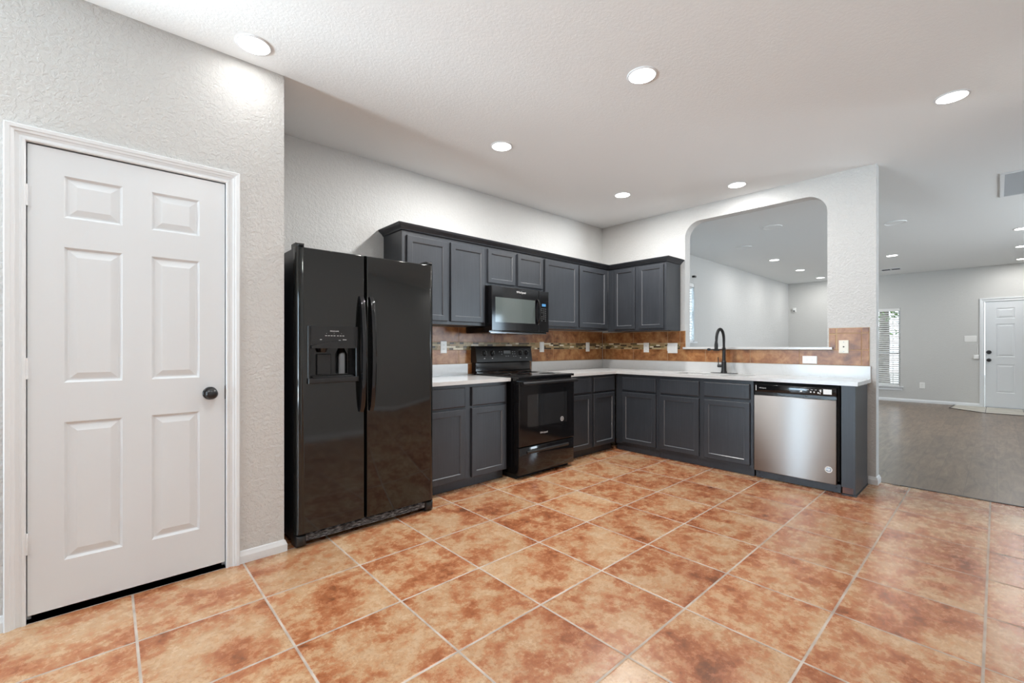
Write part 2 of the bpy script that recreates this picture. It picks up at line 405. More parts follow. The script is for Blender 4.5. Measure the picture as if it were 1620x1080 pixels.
mb = MB(); mb.box(-4.6, -.7, 6.0, 6.12, 0, CZ); mb.box(-.82, -.70, PY, 6.0, 0, CZ); struct(mb, 'wall_added_nook', 'wall', 'nook wall added out of view to steer daylight')  # unseen nook, shaped to keep window light off the pantry wall
mb = MB(); mb.box(-4.6, 4.2, -.37, -.25, 0, CZ); mb.box(4.08, 4.2, -4.0, -.37, 0, CZ); struct(mb, 'wall_right', 'wall', 'kitchen side wall beside the camera')
mb = wall_with_holes(FR(-4.0), -XF-.12, -4.08, 0, CZ, .12, [(-9.1, -6.5, .65, 2.15)]); struct(mb, 'wall_living_right', 'wall_living', 'street side wall of the living room')
mb = wall_with_holes(FB(-4.6), -.37, 6.12, 0, CZ, .12, [(2.1, 4.1, .02, 2.10)]); struct(mb, 'wall_behind', 'wall', 'dining wall behind the camera')

def window(n, F, r, depth, label, mullions_u=(), rails=(), wf=-.08):
    a, b, c, d = r; mb = MB(F); t = .035
    mb.box(a, a+t, c, d, wf-.03, wf); mb.box(b-t, b, c, d, wf-.03, wf); mb.box(a, b, c, c+t, wf-.03, wf); mb.box(a, b, d-t, d, wf-.03, wf)
    for u in mullions_u: mb.box(u-.02, u+.02, c, d, wf-.03, wf+.005)
    for v_ in rails: mb.box(a, b, v_-.02, v_+.02, wf-.03, wf+.005)
    o = struct(mb, 'window_%d' % n, 'trim', label)
    p = MB(F); p.box(a+t, b-t, c+t, d-t, wf-.019, wf-.015); p.build('pane', 'pane', o)
    return o
window(1, FB(-4.6), (2.1, 4.1, .02, 2.10), .12, 'sliding patio door behind the camera', mullions_u=(3.1,))
window(2, FL(WL), LW, .12, 'living room side window', rails=(1.75,))
window(3, FR(-4.0), (-9.1, -6.5, .65, 2.15), .12, 'unseen living room window added to let in light', mullions_u=(-7.8,))  # out of view, added as a light source for the living room
window(4, FS(XF), FWIN, .12, 'narrow window beside the front door', rails=(1.02,))

# baseboards and casings
BB = [(0, 0), (0, .014), (.040, .014), (.052, .009), (.062, .006), (.066, 0)]
def baseboard(name, F, u0, u1, label, k0=0, k1=0, extra=None):
    mb = MB(F); mb.prof_u(BB, u0, u1, k0, k1)
    if extra: extra(mb)
    return struct(mb, name, 'trim', label)
CW = .062
baseboard('baseboard_left', FL(PY), DX1+CW, .745, 'white baseboard right of the pantry door', 0, 1)
baseboard('baseboard_left_end', FL(PY), -.7, DX0-CW, 'white baseboard left of the pantry door')
baseboard('baseboard_far', FS(XF), -3.5, -.165-.065, 'white baseboard along the far wall')
baseboard('baseboard_far_end', FS(XF), .825, 4, 'white baseboard right of the front door')
baseboard('baseboard_back', FL(WL), WS+WT, XF, 'white baseboard of living side wall')
baseboard('baseboard_right', FR(-.25), -4.2, 2.6, 'white baseboard beside the camera')
mb = MB(FS(WS)); mb.prof_u(BB, -.742, -WE, 0, 1)
m2 = MB(lambda u, v, w: (u, WE-w, v)); m2.prof_u(BB, WS, WS+WT, -1, 1)
m3 = MB(FB(WS+WT)); m3.prof_u(BB, WE, WL, -1, 0)
for q in (m2, m3):
    k = len(mb.v); mb.v += q.v; mb.f += [tuple(i+k for i in f) for f in q.f]; mb.m += q.m
struct(mb, 'baseboard_arch', 'trim', 'white baseboard wrapping the end of the arch wall')
def casing(F, u0, u1, v1, wd, name, label):
    """moulded casing around a door opening u0..u1, top v1"""
    pf = [(0, 0), (0, .008), (.004, .012), (.011, .012), (.013, .008), (.020, .007), (.030, .011), (.033, .015), (.042, .017), (.045, .021), (wd-.004, .023), (wd, .019), (wd, 0)]
    mb = MB(F)
    # left leg: outward = -u
    def leg(sign, ub):
        a = [mb.P(ub+sign*p, 0, w) for p, w in pf]; b = [mb.P(ub+sign*p, v1+p, w) for p, w in pf]; n = len(pf)
        mb.face(a); mb.face(b[::-1])
        for k in range(n): mb.face([a[k], a[(k+1) % n], b[(k+1) % n], b[k]])
    leg(-1, u0); leg(1, u1)
    a = [mb.P(u0-p, v1+p, w) for p, w in pf]; b = [mb.P(u1+p, v1+p, w) for p, w in pf]; n = len(pf)
    mb.face(a); mb.face(b[::-1])
    for k in range(n): mb.face([a[k], a[(k+1) % n], b[(k+1) % n], b[k]])
    return struct(mb, name, 'trim', label)
casing(FL(PY), DX0-.002, DX1+.002, DZ+.002, CW, 'trim_2', 'white moulded casing around the pantry door')
casing(FS(XF), -.165, .76, 2.035, .065, 'trim_3', 'white casing around the front door')
mb = MB(FL(PY)); mb.box(DX0-.012, DX0-.004, 0, DZ+.012, -.12, -.001); mb.box(DX1+.004, DX1+.012, 0, DZ+.012, -.12, -.001); mb.box(DX0-.004, DX1+.004, DZ+.004, DZ+.012, -.12, -.001)
mb.box(DX0-.004, DX0+.008, 0, DZ+.004, -.06, -.046); mb.box(DX1-.008, DX1+.004, 0, DZ+.004, -.06, -.046)
struct(mb, 'trim_4', 'trim', 'door jamb lining of the pantry')

SIX = ((0, 0), (.010, -.009), (.016, -.009), (.040, -.0015), (.042, -.001))
def knob(F, u, v, w, parent, rr=.026, mname='black_metal', nm='door_knob'):
    mb = MB(F); mb.lathe([(.0, .0), (.033, 0), (.033, .004), (.029, .008), (.013, .010), (.011, .030), (.016, .034), (rr, .042), (rr+.002, .052), (rr-.003, .062), (.012, .068), (0, .069)], (u, v, w), 'w', 28)
    return mb.build(nm, mname, parent, True)
# pantry door
mb = MB(FL(PY)); rc = []
for (a, b) in ((-.143, .050), (.155, .346)):
    rc += [(a, b, 1.735, 1.918), (a, b, 1.012, 1.606), (a, b, .234, .838)]
mb.slab(DX0, DX1, .030, DZ-.002, -.045, -.003, ((0, .002), (.002, 0)), rc, SIX)
pd = struct(mb, 'door_1', 'door', 'white six-panel pantry door with black knob')
knob(FL(PY), .391, .928, -.003, pd)
mb = MB(FL(PY)); mb.slab(DX1-.002, DX1+.010, .893, .963, -.004, .003, ((0, .001), (.001, 0))); mb.build('latch_plate', 'matte_black', pd)
for z in (1.809, 1.077, .338):
    mb = MB(FL(PY)); mb.lathe([(.0, 0), (.0055, 0), (.0055, .090), (0, .090)], (DX0-.001, z-.045, .004), 'v', 12)
    for k in (.018, .036, .054, .072): mb.lathe([(.0058, 0), (.0062, .0006), (.0058, .0012)], (DX0-.001, z-.045+k, .004), 'v', 12)
    mb.box(DX0+.002, DX0+.012, z-.045, z+.045, -.0035, -.0015); mb.build('hinge', 'trim', pd, True)
# front door (far)
mb = MB(FS(XF)); rc = []
for (a, b) in ((-.012, .225), (.345, .585)):
    rc += [(a, b, 1.70, 1.90), (a, b, .975, 1.60), (a, b, .29, .83)]
mb.slab(-.158, .753, .02, 2.028, -.045, -.006, ((0, .002), (.002, 0)), rc, SIX)
fd = struct(mb, 'door_2', 'door', 'white six-panel front door with black locks')
knob(FS(XF), -.108, .91, -.006, fd, .028)
mb = MB(FS(XF)); mb.lathe([(0, 0), (.035, 0), (.036, .010), (.030, .016), (.012, .018), (0, .018)], (-.108, 1.062, -.006), 'w', 24); mb.build('deadbolt', 'black_metal', fd, True)
mb = MB(FS(XF)); mb.box(-.16, .76, 0, .018, -.11, .02); mb.build('threshold', 'steel_grey_grille', fd)
# entry tile
mb = MB(); poly = [(11.385, -2.0), (12.50, -2.0), (12.50, .56), (11.82, .60), (11.40, .16)]
mb.prism(poly, 0, .006); struct(mb, 'floor_entry', 'entry_tile', 'cream tiled entry patch in front of the front door')
mb = MB()
def band(a, b, w=.02, z0=0, z1=.009):
    d = (Vector(b)-Vector(a)).normalized(); n = Vector((-d.y, d.x))*w; mb.prism([a, b, (b[0]+n.x, b[1]+n.y), (a[0]+n.x, a[1]+n.y)], z0, z1)
band((11.385, -2.0), (11.40, .16)); band((11.40, .16), (11.82, .60)); band((11.82, .60), (12.49, .565))
for yy in (.14, -.32, -.78): mb.box(11.40, 12.49, yy-.004, yy+.004, 0, .0068)
struct(mb, 'trim_5', 'strip', 'dark edging strip and joints of the entry tiles')

# window stools (sills)
mb = MB(FS(XF)); mb.box(-2.29, -1.345, .300, .322, -.08, .045); mb.box(-2.26, -1.365, .235, .300, .0, .015); struct(mb, 'trim_6', 'trim', 'white sill of the narrow far window')
mb = MB(FL(WL)); mb.box(LW[0]-.04, LW[1]+.04, LW[2]-.02, LW[2]+.002, -.08, .04); struct(mb, 'trim_7', 'trim', 'white sill of the living side window')

def blind(F, r, label, cat='blind', step=.046, wc=-.035, tilt=.30):
    a, b, c, d = r; root = thing('window_blind', F((a+b)/2, d, wc), label, cat)
    mb = MB(F); mb.slab(a+.005, b-.005, d-.065, d-.002, wc-.02, wc+.035, ((0, .004), (.004, 0))); mb.build('valance', 'blind', root)
    mb = MB(F); v = c+.05; hw = .0235
    while v < d-.075:
        cu, sn = math.cos(tilt)*hw, math.sin(tilt)*hw
        mb.prof_u([(v+sn, wc-cu), (v+.002, wc), (v-sn, wc+cu), (v-sn-.002, wc+cu), (v-.001, wc), (v+sn-.002, wc-cu)], a+.01, b-.01); v += step
    mb.build('slats', 'blind', root)
    mb = MB(F); mb.box(a+.01, b-.01, c+.005, c+.030, wc-.022, wc+.022); mb.build('bottom_rail', 'blind', root)
    for f in (.14, .86):
        mb = MB(F); mb.box(a+(b-a)*f-.006, a+(b-a)*f+.006, c+.02, d-.05, wc+.023, wc+.024); mb.build('ladder_tape', 'blind', root)
    return root
blind(FS(XF), FWIN, 'white slatted blind in the narrow far window, greenery behind it', tilt=.42)
blind(FL(WL), LW, 'white slatted blind of the living room side window, seen through the arch', tilt=1.1)
mb = MB(FL(WL)); mb.slab(7.34, 7.40, 2.345, 2.375, 0, .05, ((0, .003), (.003, 0))); tag(mb.build('curtain_bracket', 'matte_black'), 'small dark bracket above the blind seen through the arch', 'bracket')

# outside the far window
mb = MB(); mb.box(12.7, 30, -8, 14, -.4, -.15); struct(mb, 'ground_outside', 'lawn', 'pale ground outside the front of the house')
def leafy(name, c, rx, ry, rz, n, label):
    mb = MB()
    for k in range(n):
        a, b = random.uniform(0, 2*PI), math.acos(random.uniform(-1, 1)); r = random.uniform(.55, 1)
        p = Vector((c[0]+rx*r*math.sin(b)*math.cos(a), c[1]+ry*r*math.sin(b)*math.sin(a), c[2]+rz*r*math.cos(b)))
        q = Vector((random.gauss(0, 1), random.gauss(0, 1), random.gauss(0, 1))).normalized(); t = q.orthogonal().normalized(); s_ = random.uniform(.05, .11)
        e = q.cross(t)*s_*.5; t = t*s_
        mb.face([mb.P(*(p-t)), mb.P(*(p+e)), mb.P(*(p+t)), mb.P(*(p-e))])
    return tag(mb.build(name, 'foliage'), label, 'shrub' if name == 'shrub' else 'tree')
tr = thing('street_tree', (15.4, 2.05, -.2), 'grey-trunked green tree outside the narrow far window', 'tree')
mb = MB(); mb.tube([(15.4, 2.05, -.2), (15.42, 2.07, .5), (15.38, 2.04, 1.3), (15.4, 2.05, 2.4)], .13, 12, up=(1, 0, 0), scales=[1.25, 1, .9, .7]); mb.build('trunk', 'bark', tr, True)
mb = MB()
for k in range(1600):
    p = Vector((15.4+random.gauss(0, .7), 2.05+random.gauss(0, .9), 2.5+random.gauss(0, .45)))
    q = Vector((random.gauss(0, 1), random.gauss(0, 1), random.gauss(0, 1))).normalized(); t = q.orthogonal().normalized()*random.uniform(.05, .1); e = q.cross(t)*.5
    mb.face([mb.P(*(p-t)), mb.P(*(p+e)), mb.P(*(p+t)), mb.P(*(p-e))])
mb.build('crown', 'foliage', tr)

# ------------------------------------------------------------------ ceiling fixtures
GK, GLV = 'recessed lights in the kitchen ceiling', 'recessed lights in the living room ceiling'
def can(x, y):
    root = thing('recessed_light', (x, y, CZ), '', 'ceiling light'); F = FC(CZ)
    mb = MB(F); mb.lathe([(.084, 0), (.084, .003), (.080, .006), (.073, .006), (.072, .003)], (x, y, 0), 'w', 36); mb.build('trim_ring', 'trim', root, True)
    mb = MB(F); mb.lathe([(0, .0048), (.073, .0048), (.073, .002), (0, .002)], (x, y, 0), 'w', 36); mb.build('diffuser', 'lens', root)
    return root
def can_lamp(x, y, k=1):
    l = bpy.data.lights.new('can_lamp', 'AREA'); l.shape = 'DISK'; l.size = .13; l.energy = CAN_W*k; l.color = CAN_COL
    o = bpy.data.objects.new('can_lamp', l); COL.objects.link(o); o.location = (x, y, CZ-.0075)
cans = [(.553, 2.575, GK, 'round lit ceiling light above the pantry door wall', .06), (2.250, 2.585, GK, 'round lit ceiling light in front of the fridge and range', 2.0), (3.883, 2.58, GK, 'small round lit ceiling light near the wall cabinet corner', 1.9),
        (4.45, 1.68, GK, 'round lit ceiling light right above the arch and sink', .4), (2.255, 1.368, GK, 'round lit ceiling light in the middle of the kitchen ceiling', 1), (3.870, .189, GK, 'rightmost large round lit ceiling light near the picture edge', .38),
        (8.81, 2.69, GLV, 'lit ceiling light seen through the arch, the nearest of three', .62), (10.36, 2.69, GLV, 'lit ceiling light seen through the arch, middle of three', .62), (11.84, 2.68, GLV, 'lit ceiling light seen through the arch, the farthest of three', .62),
        (9.86, 1.208, GLV, 'lit ceiling light just right of the arch wall end, before the dark vent', .62),
        (8.86, -.226, GLV, 'topmost of three living room ceiling lights cut by the right picture edge', .62), (10.42, -.266, GLV, 'middle of three living room ceiling lights at the right picture edge', .62), (11.92, -.304, GLV, 'lowest of three living room ceiling lights at the right picture edge', .62)]
c0 = can(*cans[0][:2])
for i, (x, y, g, lb, k) in enumerate(cans):
    o = c0 if i == 0 else dup(c0, (x, y, CZ)); tag(o, lb, None, g); can_lamp(x, y, k)
can_lamp(.55, .9); can_lamp(-1.3, 1.7)                             # unseen ceiling lamps added out of frame to brighten the kitchen
# ceiling covers
sp = None
for i, (x, y, lb) in enumerate([(6.367, 1.965, 'faint round white ceiling cover seen at the top middle of the arch'), (7.336, 2.665, 'faint round white ceiling cover seen at the upper left in the arch'), (7.273, .861, 'faint round white ceiling cover right of the arch wall end')]):
    if sp is None:
        mb = MB(FC(CZ)); mb.lathe([(0, .004), (.098, .004), (.103, .008), (.110, .007), (.112, 0)], (x, y, 0), 'w', 40)
        sp = mb.build('ceiling_cover', 'ceiling', None, True)
        for vv in sp.data.vertices: vv.co -= Vector((x, y, 0))
        sp.location = (x, y, 0); o = sp
    else: o = sp.copy(); COL.objects.link(o); o.location = (x, y, 0)
    tag(o, lb, 'ceiling cover', 'flush round covers in the living room ceiling')
# return air grille
r = thing('return_air_grille', (6.38, -.4, CZ), 'large grey return air grille in the ceiling at the right picture edge', 'air vent')
mb = MB(FC(CZ)); mb.slab(5.918, 6.84, -.60, -.017, 0, .008, ((0, .003), (.003, 0)), [(5.945, 6.815, -.57, -.045)], ((.002, -.006),), mr=0, mcap=1); mb.build('frame', ['trim', 'steel_grey_grille'], r)
mb = MB(FC(CZ)); x = 5.955
while x < 6.80: mb.box(x, x+.012, -.567, -.048, .0025, .0065); x += .021
mb.build('louvre', 'steel_grey_grille', r)
r = thing('supply_air_register', (11.62, 1.44, CZ), 'small dark two-slot supply air register near the far wall', 'air vent')
mb = MB(FC(CZ)); mb.slab(11.50, 11.74, 1.28, 1.60, 0, .006, ((0, .002), (.002, 0)), [(11.54, 11.70, 1.30, 1.43), (11.54, 11.70, 1.45, 1.58)], ((.001, -.004),), mr=0, mcap=1); mb.build('frame', ['trim', 'vent_dark'], r)
mb = MB(FC(CZ))
for k in range(5): mb.box(11.555+k*.03, 11.560+k*.03, 1.30, 1.58, .001, .006)
mb.build('vane', 'vent_dark', r)

# ------------------------------------------------------------------ cabinets
SHAKER = ((0, 0), (.0045, -.0045), (.0055, -.0095))
EDGE = ((0, .005), (.0015, .002), (.005, 0))
BF = FL(2.935); SF = FS(4.285)                                     # base face frames
UF = FL(3.185); TF = FS(4.485)                                     # upper face frames
def cab_parts(root, F, doors, drawers, fr=.047, bottom_frame=None):
    for (a, b, c, d) in doors:
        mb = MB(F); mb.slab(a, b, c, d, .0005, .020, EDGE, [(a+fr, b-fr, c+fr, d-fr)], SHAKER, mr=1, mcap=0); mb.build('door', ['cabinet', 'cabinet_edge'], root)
    for (a, b, c, d) in drawers:
        mb = MB(F); mb.slab(a, b, c, d, .0005, .020, ((0, .006), (.002, .003), (.008, 0))); mb.build('drawer', 'cabinet', root)
def cabinet(F, u0, u1, v0, v1, depth, doors, drawers, name, label, grp, toe=None, fr=.047):
    root = thing(name, F((u0+u1)/2, v0 if toe is None else 0, -depth/2), label, 'cabinet', grp)
    mb = MB(F); mb.box(u0, u1, v0, v1, -depth, 0); mb.build('body', 'cabinet', root)
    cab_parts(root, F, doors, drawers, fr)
    if toe: mb = MB(F); mb.box(u0, u1, 0.001, v0, -depth+.03, toe); mb.build('toe_kick', 'cabinet', root)
    return root
GB, GU = 'base cabinets under the white worktop', 'wall cabinets'
CT0, CT1 = .864, .894
cabinet(BF, 1.76, 2.612, .085, CT0-.001, .55, [(1.79, 2.149, .092, .662), (2.214, 2.590, .092, .662)], [(1.79, 2.149, .680, .836), (2.214, 2.590, .680, .836)],
        'base_cabinet', 'charcoal base cabinet between the black fridge and the range', GB, toe=-.055)
cabinet(BF, 3.395, 4.262, .085, CT0-.001, .55, [(3.425, 3.807, .092, .662), (3.851, 4.235, .092, .662)], [(3.425, 3.807, .680, .836), (3.851, 4.235, .680, .836)],
        'base_cabinet', 'charcoal base cabinet right of the range, reaching the inside corner', GB, toe=-.055)
cabinet(SF, -2.934, -2.408, .075, CT0-.001, .50, [(-2.843, -2.430, .097, .662)], [(-2.843, -2.430, .682, .828)], 'base_cabinet',
        'blue-grey one-door base cabinet under the arch wall, next to the inside corner', GB, toe=-.022)
root = thing('base_cabinet', (4.54, 1.94, 0), 'blue-grey two-door sink base cabinet below the faucet', 'cabinet', GB)
mb = MB(SF); mb.box(-2.406, -1.476, .075, .62, -.50, -.0005); mb.box(-2.406, -1.476, .62, CT0-.001, -.018, 0); mb.box(-2.406, -2.39, .62, CT0-.001, -.5, -.018); mb.box(-1.492, -1.476, .62, CT0-.001, -.5, -.018); mb.box(-2.406, -1.476, .62, CT0-.001, -.5, -.49); mb.build('body', 'cabinet', root)
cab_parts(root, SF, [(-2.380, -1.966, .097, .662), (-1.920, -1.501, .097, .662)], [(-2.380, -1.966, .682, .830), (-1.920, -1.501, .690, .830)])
mb = MB(SF); mb.box(-2.406, -1.476, .001, .075, -.47, -.022); mb.build('toe_kick', 'cabinet', root)
r = thing('cabinet_end_panel', (4.54, .79, 0), 'charcoal end panel closing the run right of the dishwasher', 'cabinet panel')
mb = MB(SF); mb.box(-.831, -.754, .062, CT0-.001, -.02, 0); mb.build('stile', 'cabinet', r)
mb = MB(SF); mb.box(-.754, -.742, .001, CT0-.001, -.470, .0); mb.box(-.831, -.754, .001, CT0-.001, -.470, -.45); mb.build('side_panel', 'cabinet', r)
mb = MB(SF); mb.box(-.825, -.7545, .012, .0615, -.04, -.008); mb.build('bare_base', 'bare_wood', r); 
mb = MB(SF); mb.box(-.829, -.736, .001, .010, -.03, .004); mb.box(-.742, -.736, .001, .010, -.470, -.03); mb.build('shoe_strip', 'cabinet', r)

cabinet(UF, 1.722, 2.568, 1.360, 2.095, .313, [(1.760, 2.146, 1.386, 2.062), (2.178, 2.555, 1.386, 2.066)], [], 'wall_cabinet', 'charcoal two-door wall cabinet, the leftmost, partly behind the fridge', GU)
cabinet(UF, 2.570, 3.341, 1.737, 2.095, .313, [(2.592, 2.935, 1.760, 2.074), (2.969, 3.327, 1.760, 2.078)], [], 'wall_cabinet', 'short charcoal two-door wall cabinet right above the microwave', GU, fr=.040)
cabinet(UF, 3.343, 4.484, 1.360, 2.095, .313, [(3.358, 3.885, 1.386, 2.080), (3.925, 4.440, 1.386, 2.084)], [], 'wall_cabinet', 'wide charcoal two-door wall cabinet between microwave and room corner', GU, fr=.052)
cabinet(TF, -3.184, -2.424, 1.350, 2.095, .313, [(-3.085, -2.806, 1.372, 2.078), (-2.755, -2.452, 1.372, 2.074)], [], 'wall_cabinet', 'charcoal two-door wall cabinet left of the arch opening', GU, fr=.040)
# crown moulding, one L-shaped run
CP = [(2.096, -.02), (2.096, .004), (2.101, .012), (2.104, .012), (2.112, .018), (2.126, .034), (2.134, .046), (2.140, .048), (2.146, .052), (2.146, -.02)]
def crown():
    z = [c[0] for c in CP]; o = [c[1] for c in CP]; mb = MB(); rings = []
    X0, X1, Y0, Y1 = 1.722, 4.485, 3.185, 2.424
    rings.append([(X0-w, 3.498, h) for h, w in CP]); rings.append([(X0-w, Y0-w, h) for h, w in CP]); rings.append([(X1-w, Y0-w, h) for h, w in CP])
    rings.append([(X1-w, Y1-w, h) for h, w in CP]); rings.append([(4.798, Y1-w, h) for h, w in CP])
    R = [[mb.P(*p) for p in r] for r in rings]; n = len(CP)
    for a, b in zip(R, R[1:]):
        for k in range(n): mb.face([a[k], a[(k+1) % n], b[(k+1) % n], b[k]])
    mb.face(R[0]); mb.face(R[-1][::-1])
    return mb
tag(crown().build('crown_moulding', 'cabinet', None, True), 'charcoal crown moulding running along the tops of all wall cabinets', 'moulding')

# ------------------------------------------------------------------ worktop, splash, sink
SK = (4.345, 4.625, 1.555, 2.255)                                   # sink opening
def worktop():
    mb = MB()
    def plate(xs, ys, skip):
        for i in range(len(xs)-1):
            for j in range(len(ys)-1):
                if skip(i, j): continue
                for z in (CT0, CT1): mb.quad((xs[i], ys[j], z), (xs[i+1], ys[j], z), (xs[i+1], ys[j+1], z), (xs[i], ys[j+1], z))
    xs = [3.392, 4.250, SK[0], SK[1], WS-.002]; ys = [.722, SK[2], SK[3], 2.900, WL-.002]
    plate(xs, ys, lambda i, j: (i == 0 and j < 3) or (i == 2 and j == 1))
    def side(a, b): mb.quad((*a, CT0), (*b, CT0), (*b, CT1), (*a, CT1))
    side((3.392, 2.9), (4.25, 2.9)); side((4.25, 2.9), (4.25, .722)); side((4.25, .722), (xs[-1], .722)); side((3.392, 2.9), (3.392, ys[-1])); side((3.392, ys[-1]), (xs[-1], ys[-1])); side((xs[-1], .722), (xs[-1], ys[-1]))
    side((SK[0], SK[2]), (SK[1], SK[2])); side((SK[1], SK[2]), (SK[1], SK[3])); side((SK[1], SK[3]), (SK[0], SK[3])); side((SK[0], SK[3]), (SK[0], SK[2]))
    return mb
wt = thing('worktop', (4.3, 2.5, CT0), 'white L-shaped quartz worktop around the sink, with low upstand', 'worktop')
worktop().build('slab', 'quartz', wt)
mb = MB(); mb.box(3.498, WS-.002, WL-.022, WL-.002, CT1, 1.002); mb.box(3.47, 3.498, WL-.022, WL-.002, CT1, 1.002); mb.box(WS-.022, WS-.002, .724, WL-.022, CT1, 1.002); mb.build('upstand', 'quartz', wt)
wt2 = thing('worktop', (2.2, 3.2, CT0), 'short white quartz worktop piece between fridge and range', 'worktop')
mb = MB(); mb.box(1.755, 2.632, 2.900, WL-.002, CT0, CT1); mb.build('slab', 'quartz', wt2)
mb = MB(); mb.box(1.755, 2.590, WL-.022, WL-.002, CT1, 1.003); mb.build('upstand', 'quartz', wt2)
sk = thing('sink', (4.48, 1.905, .66), 'undermounted steel sink below the black faucet', 'sink')
mb = MB(FF(0)); a, b, c, d = SK; e = .012
def bas(z, i): return [mb.P(a-e+i, c-e+i, z), mb.P(b+e-i, c-e+i, z), mb.P(b+e-i, d+e-i, z), mb.P(a-e+i, d+e-i, z)]
Ls = [bas(CT0-.001, -.01), bas(CT0-.001, .004), bas(.72, .008), bas(.682, .022), bas(.672, .05)]
for p, q in zip(Ls, Ls[1:]):
    for k in range(4): mb.face([p[k], p[(k+1) % 4], q[(k+1) % 4], q[k]])
mb.face(Ls[-1]); mb.build('basin', 'sink_steel', sk, True)
mb = MB(FF(0)); mb.lathe([(0, .676), (.030, .676), (.042, .674), (.044, .6725)], (4.485, 1.905, 0), 'w', 24); mb.build('drain', 'chrome', sk, True)

# pass-through sill
mb = MB(FS(WS)); mb.slab(-2.385, -.992, 1.1415, 1.165, -WT-.02, .030, ((0, .003), (.003, 0))); tag(mb.build('pass_through_sill', 'quartz'), 'white sill slab lying in the arched pass-through opening', 'sill')

# faucet
FX, FY = 4.705, 1.905
fc = thing('kitchen_faucet', (FX, FY, CT1), 'matte black pull-down spring faucet standing behind the sink', 'faucet')
mb = MB(); mb.prism([(FX+math.copysign(.026, math.cos(t))*abs(math.cos(t))**.6, FY+.135*math.copysign(abs(math.sin(t))**.6, math.sin(t))) for t in [2*PI*k/32 for k in range(32)]], CT1, CT1+.005); mb.build('base_plate', 'matte_black', fc)
mb = MB(); mb.lathe([(0, CT1+.005), (.031, CT1+.005), (.029, CT1+.014), (.024, CT1+.03), (.0225, 1.015), (.018, 1.020), (.0165, 1.024), (.0165, 1.150), (.0185, 1.152), (.0185, 1.158), (0, 1.158)], (FX, FY, 0), 'w', 24); mb.build('column', 'matte_black', fc, True)
pts = [(FX, FY, 1.155), (FX, FY, 1.215)]
cx, rr = FX-.090, .090
for k in range(15):
    t = PI*k/14; pts.append((cx+rr*math.cos(t)*1.0, FY, 1.235+.112*math.sin(t)))
pts += [(FX-.186, FY, 1.215)]
mb = MB(); mb.tube(pts, .0125, 14, up=(0, 1, 0))
mb.build('spout_hose', 'matte_black', fc, True)
mb = MB(); L_ = 0
for i in range(1, 16):
    p, q = Vector(pts[i]), Vector(pts[i+1]); nn = max(2, int((q-p).length/.006))
    for k in range(nn):
        c = p.lerp(q, k/nn); dd = (q-p).normalized()*.0016; mb.tube([c-dd, c+dd], .0145, 14, up=(0, 1, 0))
mb.build('spring', 'matte_black', fc, True)
HX = FX-.186
mb = MB(); mb.lathe([(0, 1.128), (.030, 1.128), (.031, 1.134), (.018, 1.140), (.017, 1.190), (.0155, 1.200), (.013, 1.222), (0, 1.222)], (HX, FY, 0), 'w', 20); mb.build('spray_head', 'matte_black', fc, True)
mb = MB(); mb.tube([(FX, FY, 1.1415), (FX-.33, FY, 1.1415)], .0052, 10); mb.lathe([(0, 0), (.011, 0), (.012, .002), (.012, .036), (.011, .038), (0, .038)], (FX-.37, FY, 1.1415), 'u', 16); mb.build('docking_arm', 'matte_black', fc, True)
mb = MB(); mb.tube([(FX, FY+.015, .970), (FX, FY+.062, .970)], .016, 16); mb.build('valve_body', 'matte_black', fc, True)
mb = MB(); mb.tube([(FX, FY+.056, .975), (FX-.002, FY+.058, 1.060)], .0042, 10, up=(0, 1, 0)); mb.build('lever', 'matte_black', fc, True)

# ------------------------------------------------------------------ tiled splashbacks
def tiles_mb(mb, r, js, g=.0022, m=1):
    """rows: v range; js: list of u cuts"""
    for a, b in zip(js, js[1:]): mb.slab(a+g, b-g, r[0]+g, r[1]-g, .002, .0065, ((0, .0012), (.0012, 0)), m=m)
def mosaic(mb, u0, u1, v0, v1, g=.0014):
    rows = 4; h = (v1-v0)/rows
    for k in range(rows):
        u = u0-random.uniform(0, .03)
        while u < u1:
            ln = random.choice((.025, .045, .045, .07, .09)); a, b = max(u, u0), min(u+ln, u1)
            if b-a > .006: mb.box(a+g/2, b-g/2, v0+k*h+g/2, v0+(k+1)*h-g/2, .002, .0062, 2+random.choice((0, 1, 1, 2, 3, 3, 4, 4, 5, 1)))
            u += ln
SM = ['splash_grout', 'splash_tile'] + ['mosaic%d' % i for i in range(6)]
mb = MB(FL(WL)); mb.box(1.76, 4.795, 1.003, 1.358, .0005, .004, 0); mb.box(2.592, 3.47, .90, 1.003, .0005, .004, 0)
J = [1.76, 2.03, 2.493, 2.946, 3.40, 3.843, 4.315, 4.755, 4.793]
tiles_mb(mb, (1.004, 1.139), J); tiles_mb(mb, (1.211, 1.357), J); mosaic(mb, 1.76, 4.793, 1.139, 1.211); tiles_mb(mb, (.90, 1.003), [2.592, 2.946, 3.469])
tag(mb.build('tiled_splashback', SM), 'rust-brown tile splashback with mosaic band behind fridge and range', 'splashback', 'rust-brown tiled splashbacks')
mb = MB(FS(WS)); mb.box(-3.492, -2.362, 1.003, 1.348, .0005, .004, 0); mb.box(-2.362, -1.022, 1.003, 1.141, .0005, .004, 0); mb.box(-1.022, -.733, 1.003, 1.335, .0005, .004, 0)
J = [-3.49, -3.451, -3.031, -2.577, -2.425, -2.365]
tiles_mb(mb, (1.211, 1.346), J); tiles_mb(mb, (1.004, 1.139), [-3.49, -3.451, -3.031, -2.577, -2.137, -1.683, -1.25, -.787, -.735]); mosaic(mb, -3.49, -2.425, 1.139, 1.211)
mb.box(-2.423, -2.365, 1.141, 1.209, .002, .0065, 1)
